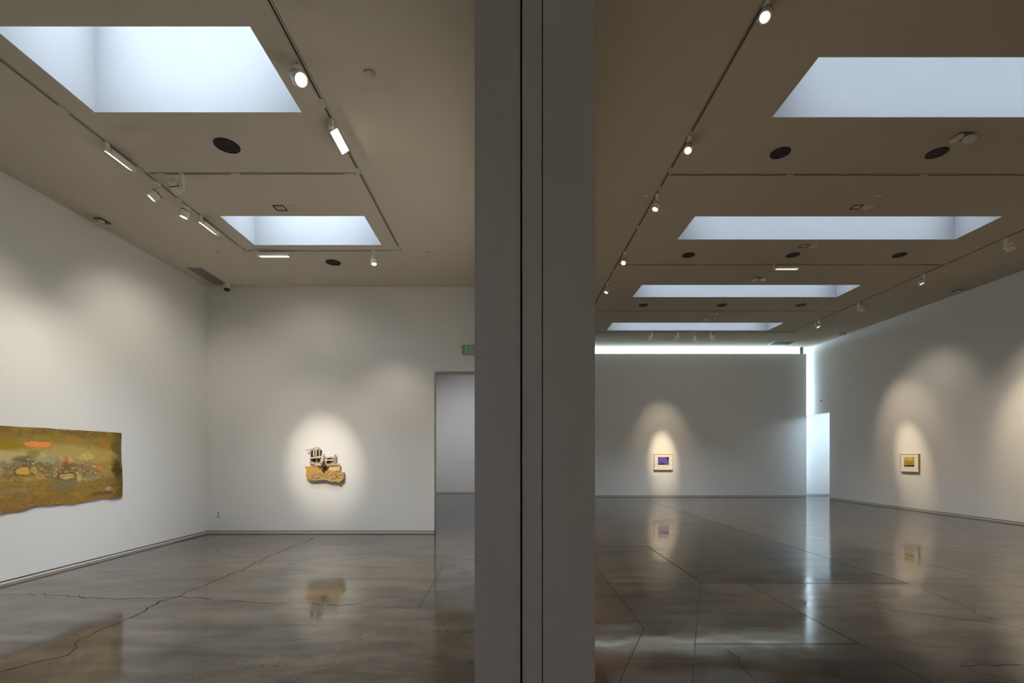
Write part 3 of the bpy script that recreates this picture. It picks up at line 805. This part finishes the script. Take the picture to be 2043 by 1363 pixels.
blob(133, 952, 11.5, 6.5, C3(172,158,104), .98, .25, .1); ring(133, 951, 12, 7, C3(66,50,30), .85, .12); ring(133, 953, 9, 3.5, C3(120,104,60), .7, .2)
ring(174, 911, 5.5, 6, C3(190,170,84), .6, .3)
ring(85, 907, 4, 3.2, C3(180,172,150), .6, .35)
blob(155, 954, 5, 8, C3(182,168,110), .8)
img *= (.95 + .10*n3)[..., None]
img = np.clip(img*1.45*np.array([1.05,.97,.95]), 0, 1)
P = np.stack([Xp, Yp, Zp], -1)
P = P[:, ::-1]; cols = img[:, ::-1]
cv = grid_obj('hanging_canvas', P, cols, M['tint'])
tag(cv, 'long unframed canvas painted olive and ochre, pinned to the left wall', 'painting')

# ------------------------------------------------------------------ wall sculpture (relief assembled of sticks and painted board)
ROOT = (-3.905, YB, 1.42)
t = thing('relief_sculpture', 'wall relief of grey wooden sticks over ochre and tan board, lit by a spotlight', 'sculpture', ROOT)
Z0 = 1299.0   # zoom units per metre on the wall
def W(uu, vv):   # picture measurement -> local x,z
    X = (590 + uu/13.633 - 1015)/940*YB; Z = 1.6 + (911 - 880 - vv/13.633)/940*YB
    return X - ROOT[0], Z - ROOT[2]
TW = Matrix(((1,0,0,0),(0,0,-1,0),(0,1,0,0),(0,0,0,1)))   # prism (x,y,z) -> (x,-z,y): z becomes distance off the wall
def slab(name, pts, d0, d1, mat, jitter=0.0, par=None, seed=1):
    r = random.Random(seed); q = []
    pts = [W(*p) for p in pts]
    for (ax, az), (bx, bz) in zip(pts, pts[1:]+pts[:1]):
        n = max(1, int(math.hypot(bx-ax, bz-az)/.03)) if jitter else 1
        for i in range(n):
            f = i/n; q.append((ax+(bx-ax)*f + r.uniform(-1,1)*jitter, az+(bz-az)*f + r.uniform(-1,1)*jitter))
    mb = MB(); mb.prism(q, d0, d1, TW); return mb.build(name, mat, par or t)
def stick(mb, a, b, w, d0, d1, seed=0):
    a = Vector(W(*a)); b = Vector(W(*b)); d = (b-a); n = Vector((-d.y, d.x)).normalized()*(w/Z0/2)
    r = random.Random(seed*7+int(a.x*1000)); k = lambda: r.uniform(.8, 1.15)
    m_ = (a+b)/2
    p = [a-n*k(), m_-n*k(), b-n*k(), b+n*k(), m_+n*k(), a+n*k()]
    mb.prism([tuple(x) for x in p], d0, d1, TW)
board = slab('ochre_board', [(275,690),(700,690),(1240,680),(1230,830),(900,850),(560,800),(400,900),(390,1010),(310,960),(330,800)], .005, .055, M['ochre'], .004, seed=2)
def rough_board(name, pts, d0, d1, seed):
    # one relief mesh: board, worn ridges and punched pits
    r = random.Random(seed); q = []; pts = [W(*p) for p in pts]
    for (ax, az), (bx, bz) in zip(pts, pts[1:]+pts[:1]):
        n = max(1, int(math.hypot(bx-ax, bz-az)/.025))
        for i in range(n): f = i/n; q.append((ax+(bx-ax)*f + r.uniform(-1,1)*.006, az+(bz-az)*f + r.uniform(-1,1)*.006))
    mb = MB(); mb.prism(q, d0, d1, TW)
    for k in range(60):
        uu = r.uniform(420, 1290); vv = r.uniform(840, 1040); x, z = W(uu, vv); R = r.uniform(.004, .011)
        mb.lathe([(0, d1+.0025), (R, d1+.0015), (R*1.1, d1-.003)], 9, TW @ Matrix.Translation((x, z, 0)), 2, caps=False)
    for k in range(60):
        uu = r.uniform(420, 1280); vv = r.uniform(830, 1050); a = r.uniform(-.9, .9); l = r.uniform(20, 60); w_ = r.uniform(6, 13)
        A = Vector(W(uu, vv)); B = Vector(W(uu+l*math.cos(a), vv+l*math.sin(a)*.8)); d = B-A; n_ = Vector((-d.y, d.x)).normalized()*(w_/Z0/2)
        mb.prism([tuple(A-n_), tuple(B-n_*.6), tuple(B+n_*.6), tuple(A+n_)], d1-.002, d1+r.uniform(.004, .012), TW, 1)
    return mb.build(name, [M['card_tan'], M['tan'], M['umber']], t)
low = rough_board('tan_board', [(385,800),(700,790),(950,830),(1240,850),(1340,850),(1330,1050),(1220,1125),(980,1095),(820,1050),(560,1070),(400,1060),(400,900)], .02, .085, 3)
slab('board_edge', [(300,930),(400,1000),(560,1010),(700,1040),(640,1075),(400,1075),(310,990)], .01, .06, M['ochre'], .005, seed=5)
slab('board_stain', [(640,690),(950,690),(900,800),(880,845),(760,835),(700,780),(650,740)], .05, .0575, M['stain'], .005, seed=8)
slab('tan_strip', [(960,700),(1225,690),(1220,790),(1080,805),(930,800)], .05, .0575, M['tan'], .004, seed=9)
for k, (a, b, w, d0, d1) in enumerate([((325,262),(640,172),26,.06,.075), ((400,475),(740,420),38,.06,.08), ((410,605),(720,592),34,.045,.07), ((560,648),(760,648),34,.05,.08),
    ((830,450),(1050,432),22,.05,.07), ((820,520),(1110,515),26,.06,.08), ((860,640),(1225,640),54,.045,.075), ((420,640),(600,628),14,.03,.05), ((980,592),(1140,600),30,.03,.06)]):
    fr = MB(); stick(fr, a, b, w, d0, d1, k); fr.build('crossbar', M['wood_light'] if k % 2 else M['wood_grey'], t)
for k, (a, b, w, d0, d1) in enumerate([((435,250),(430,470),20,.03,.05), ((520,222),(515,425),30,.035,.055), ((585,215),(580,422),26,.035,.055), ((662,178),(675,425),34,.035,.06),
    ((430,480),(425,640),18,.03,.05), ((780,355),(760,620),62,.05,.09), ((1100,370),(1100,600),44,.045,.08), ((690,450),(700,620),26,.03,.05), ((1040,450),(1050,560),34,.03,.05), ((600,485),(590,580),14,.03,.05)]):
    fr = MB(); stick(fr, a, b, w, d0, d1, k+20); fr.build('upright', M['wood_light'] if k in (1,2,5) else M['wood_grey'], t)
for k, (a, b, w) in enumerate([((470,255),(465,450),44), ((625,220),(625,415),38), ((708,250),(700,410),14), ((850,482),(990,470),22), ((480,540),(660,520),46), ((860,570),(1010,560),50), ((640,520),(700,600),50), ((420,500),(700,470),16)]):
    fr = MB(); stick(fr, a, b, w, .004, .035, k+50); fr.build('dark_stick', M['umber'], t)
mb = MB(); r = random.Random(9)
for k in range(24):
    uu = r.gauss(818, 34); vv = r.gauss(670, 42); x, z = W(uu, vv); R = r.uniform(.014, .028)
    T_ = TW @ Matrix.Translation((x, z, .105+r.uniform(-.01,.015)))
    mb.lathe([(0,-R)] + [(R*math.cos(a), R*math.sin(a)) for a in (-.9,-.3,.3,.9)] + [(0,R)], 9, T_, caps=False)
mb.build('dark_knot', paint('dark_knot_paint', (.06,.03,.035), .4, .5, .6, 40), t)

# ------------------------------------------------------------------ framed prints
def print_cols(kind, U, V):
    c = np.zeros(U.shape + (3,)); n = fbm(U*9+2, V*7, 4); n2 = fbm(U*22, V*17+5, 3)
    def bl(m, col): 
        m = np.clip(m, 0, 1)[..., None]; c[:] = c*(1-m) + C3(*col)*m
    if kind == 'blue':
        c[:] = C3(98, 92, 180)
        bl(sstep(.45,.62,n)*.8, (70, 84, 170)); bl(sstep(.5,.7,n2)*.5, (140,130,215))
        bl(np.exp(-(((U-.52)-(V-.75)*-.25)/.16)**2)*sstep(.3,.7,V)*.8, (150, 84, 160))
        bl((1-sstep(.0,.26,V+(n-.5)*.35))*(1-sstep(.45,.7,U)), (22,14,40))
        bl(sstep(.75,.9,U)*sstep(.45,.7,V+(n-.5)*.4)*.9, (20,18,40)); bl((1-sstep(.05,.25,U))*sstep(.75,.95,V), (24,40,110))
        bl(np.exp(-((U-.38)/.06)**2-((V-.22)/.16)**2), (20,20,46))
    else:
        c[:] = C3(196, 166, 44)
        bl(sstep(.5,.75,V+(n-.5)*.2), (186,190,140)); bl(sstep(.62,.8,V)*sstep(.5,.62,n2)*.8, (90,118,88))
        bl(np.exp(-((U-.55)/.2)**2-((V-.88)/.16)**2), (236,180,90)); bl(np.exp(-((U-.55)/.2)**2-((V-.68)/.06)**2)*.8, (196,200,70))
        bl(sstep(.55,.68,n2)*(1-sstep(.5,.7,V))*.7, (120,84,10)); bl(sstep(.2,.0,V+(n-.5)*.12)if False else (1-sstep(.08,.24,V+(n-.5)*.14)), (22,12,6))
        for k in range(16):
            a_, b_ = (.07+.125*(k % 8)) + .03*math.sin(k*5), .36 + .2*(k//8) + .04*math.cos(k*3)
            bl(np.exp(-((U-a_)/.026)**2-((V-b_)/.035)**2)*.95, (50,34,10))
    return c
def framed(label, loc, rotz, w, h, iw, ih, ioff, kind, depth=.045):
    """local: hangs on a wall at y=0 facing -y"""
    t = thing('framed_print', label, 'framed print', loc, None, rotz)
    f = .011
    mb = MB()
    mb.box(-w/2, w/2, -depth, 0, h/2-f, h/2); mb.box(-w/2, w/2, -depth, 0, -h/2, -h/2+f)
    mb.box(-w/2, -w/2+f, -depth, 0, -h/2+f, h/2-f); mb.box(w/2-f, w/2, -depth, 0, -h/2+f, h/2-f)
    mb.build('frame', M['frame_wood'], t)
    mb = MB(); mb.box(-w/2+f, w/2-f, -depth+.008, -.004, -h/2+f, h/2-f); mb.build('mat_board', M['mat'], t)
    nx, ny = 64, 48
    U, V = np.meshgrid(np.linspace(0,1,nx), np.linspace(0,1,ny))
    P = np.stack([(U-.5)*iw + ioff[0], np.full_like(U, -depth+.0068), (V-.5)*ih + ioff[1]], -1)
    grid_obj('print', P, print_cols(kind, U, V), M['print'], t)
framed('small framed print of blue and violet forms on the pale partition wall', (6.16, YP, 1.383), 0, .75, .635, .435, .315, (0, .04), 'blue')
framed('small framed print of yellow and green field on the right wall', (XR, 14.19, 1.41), -PI/2, .645, .54, .36, .29, (-.005, .03), 'yellow')

# ------------------------------------------------------------------ lights
# daylight falling through each skylight shaft
def sky_area(h, z, watts, col, spread):
    area('skylight_daylight', ((h[0]+h[1])/2, (h[2]+h[3])/2, z+1.40), (0,0,-1), (h[1]-h[0])*.96, (h[3]-h[2])*.96, watts, col, spread)
for h in SKL: sky_area(h, ZL, 185, DAY, 95)
sky_area(SKL0[0], ZL, 130, (.72,.84,1), 100)
for h in SKR: sky_area(h, ZR, 300, DAY, 80)
sky_area(SKR0[0], ZR, 70, DAY, 60)
# left wall
Lw = [(TLx-.1, 3.2), (TLx-.1, 4.3), (TLx-.1, 5.5), (TLx-.1, 7.15)]  # the first two have no fixture: lamps added out of view
for i, (x, y) in enumerate(Lw):
    spot('bar_lamp', (x, y, ZL-.16), (XL, y+(.1 if i < 3 else 1.4), 1.5), 80 if i < 3 else 105, 85 if i < 3 else 110, 1, NEUT, .03)
spot('spot_lamp', tuple(LP2 + Vector((-.12,-.05,-.14))), (XL, 5.75, 1.8), 110, 60, 1, NEUT, .04)
spot('spot_lamp', tuple(LP4 + Vector((-.08,0,-.14))), (XL, 6.6, 2.0), 75, 60, 1, NEUT, .04)
# relief
q = LP3 + Vector((0,.14,-.1))
spot('spot_lamp', tuple(q), (-3.86, YB, 1.5), 800, 22, 1, (1,.90,.76), .02)
spot('spot_lamp', tuple(q), (-3.86, YB, 1.5), 150, 44, 1, NEUT, .03)
spot('bar_lamp', (-4.05, yc2+.1, ZL-.16), (-4.05, YB, 2.0), 30, 130, 1, NEUT, .03)
spot('spot_lamp', (-2.36*KL, yc2, ZL-.3), (-2.4, YB, 1.5), 90, 60, 1, NEUT, .04)
for yy in (4.4, 5.3, 6.6):  # only the middle lamp has a bar fixture; the others are added for bounce
    spot('bar_lamp', (TRx+.1, yy, ZL-.16), (DL, yy+1.0, 2.5), 225, 90, 1, NEUT, .03)
spot('spot_lamp', (TRx, 4.1, ZL-.28), (DL, 2.9, 1.6), 120, 60, 1, NEUT, .04)
# high gallery
for yy in (4.6, 6.6, 8.02, 10.3, 12.05):
    spot('spot_lamp', (ULx-.06, yy*KR, ZR-.3), (DR, yy*KR-1.0, 1.6), 680, 70, 1, SOFT, .04)
for (tx, ty) in ((9.9, 9.0),):
    spot('spot_lamp', tuple(RP2 + Vector((.08,-.05,-.16))), (XR, 10.55, 1.6), 460, 40, 1, WARM, .03)
for yy in (2.6, 4.6, 6.6):  # unseen lamps added near the camera to bounce light onto the ceiling
    spot('spot_lamp', (URx, yy, ZR-.3), (XR, yy, 1.6), 620, 60, 1, SOFT, .04)
for xx in (1.6, 4.5, 7.5):  # unseen lamps added behind the view to brighten the dividing wall's end
    spot('spot_lamp', (xx, .6, ZR-.3), (xx, -2.5, 1.6), 560, 70, 1, NEUT, .04)
spot('spot_lamp', (-3, .6, ZL-.3), (-3, -2.5, 1.6), 460, 70, 1, NEUT, .04)  # another unseen lamp added for the same fill, low gallery side
for yy, ww in ((9.45, 360), (13.0, 100)):
    spot('spot_lamp', (URx+.1, yy, ZR-.3), (XR, yy+.5, 2.2), ww, 75, 1, SOFT, .04)
q = RP4 + Vector((.06,-.05,-.16))
spot('spot_lamp', tuple(q), (XR, 14.15, 1.5), 850, 19, 1, WARM, .02)
spot('spot_lamp', tuple(q), (XR, 14.2, 2.2), 230, 46, 1, WARM, .03)
q = FP2 + Vector((0,.08,-.15))
spot('spot_lamp', tuple(q), (6.15, YP, 1.5), 1500, 18, 1, WARM, .02)
spot('spot_lamp', tuple(q), (6.15, YP, 1.9), 230, 44, 1, WARM, .03)
spot('bar_lamp', (6.3, ycr[1]+.1, ZR-.16), (6.3, 14, 0), 130, 150, 1, SOFT, .03)
# rooms beyond
area('added_side_room_lamp', (14, 17.2, 3.8), (-.1,.9,-1), 2.0, 1.2, 150, (.66,.84,1))  # unseen lamp added to brighten the wall beyond the side doorway
for x_, y_ in ((-2.03, 15.2), (-1.82, 14.0)):
    spot('spot_lamp', (x_, y_, ZL-.15), (-1.5, 20.5, 1.2), 290, 85, 1, (.97,.96,1), .03)
area('corridor_lamp', (6.2, 20.6, 5.0), (0,-.2,1), 10, .5, 60, (.75,.88,1))

w = bpy.data.worlds.new('sky'); w.use_nodes = True
w.node_tree.nodes['Background'].inputs[0].default_value = (.6,.75,1,1); w.node_tree.nodes['Background'].inputs[1].default_value = .1
bpy.context.scene.world = w

# ------------------------------------------------------------------ camera
cd = bpy.data.cameras.new('camera'); cam = bpy.data.objects.new('camera', cd); C.objects.link(cam)
cd.sensor_width = 36; cd.lens = 36*940/2043
cam.location = (0, 0, EYE); cam.rotation_euler = (PI/2, 0, 0)
cd.shift_x = 6.5/2043; cd.shift_y = 229.5/2043
cd.clip_start = .05; cd.clip_end = 200
sc = bpy.context.scene; sc.camera = cam
sc.view_settings.view_transform = 'Standard'; sc.view_settings.look = 'None'; sc.view_settings.exposure = 0
sc.cycles.use_denoising = True
sc.cycles.max_bounces = 7; sc.cycles.diffuse_bounces = 6; sc.cycles.glossy_bounces = 3
sc.cycles.use_adaptive_sampling = True; sc.cycles.adaptive_threshold = .12; sc.cycles.adaptive_min_samples = 16
sc.cycles.sample_clamp_indirect = 6
sc.cycles.caustics_reflective = False; sc.cycles.caustics_refractive = False
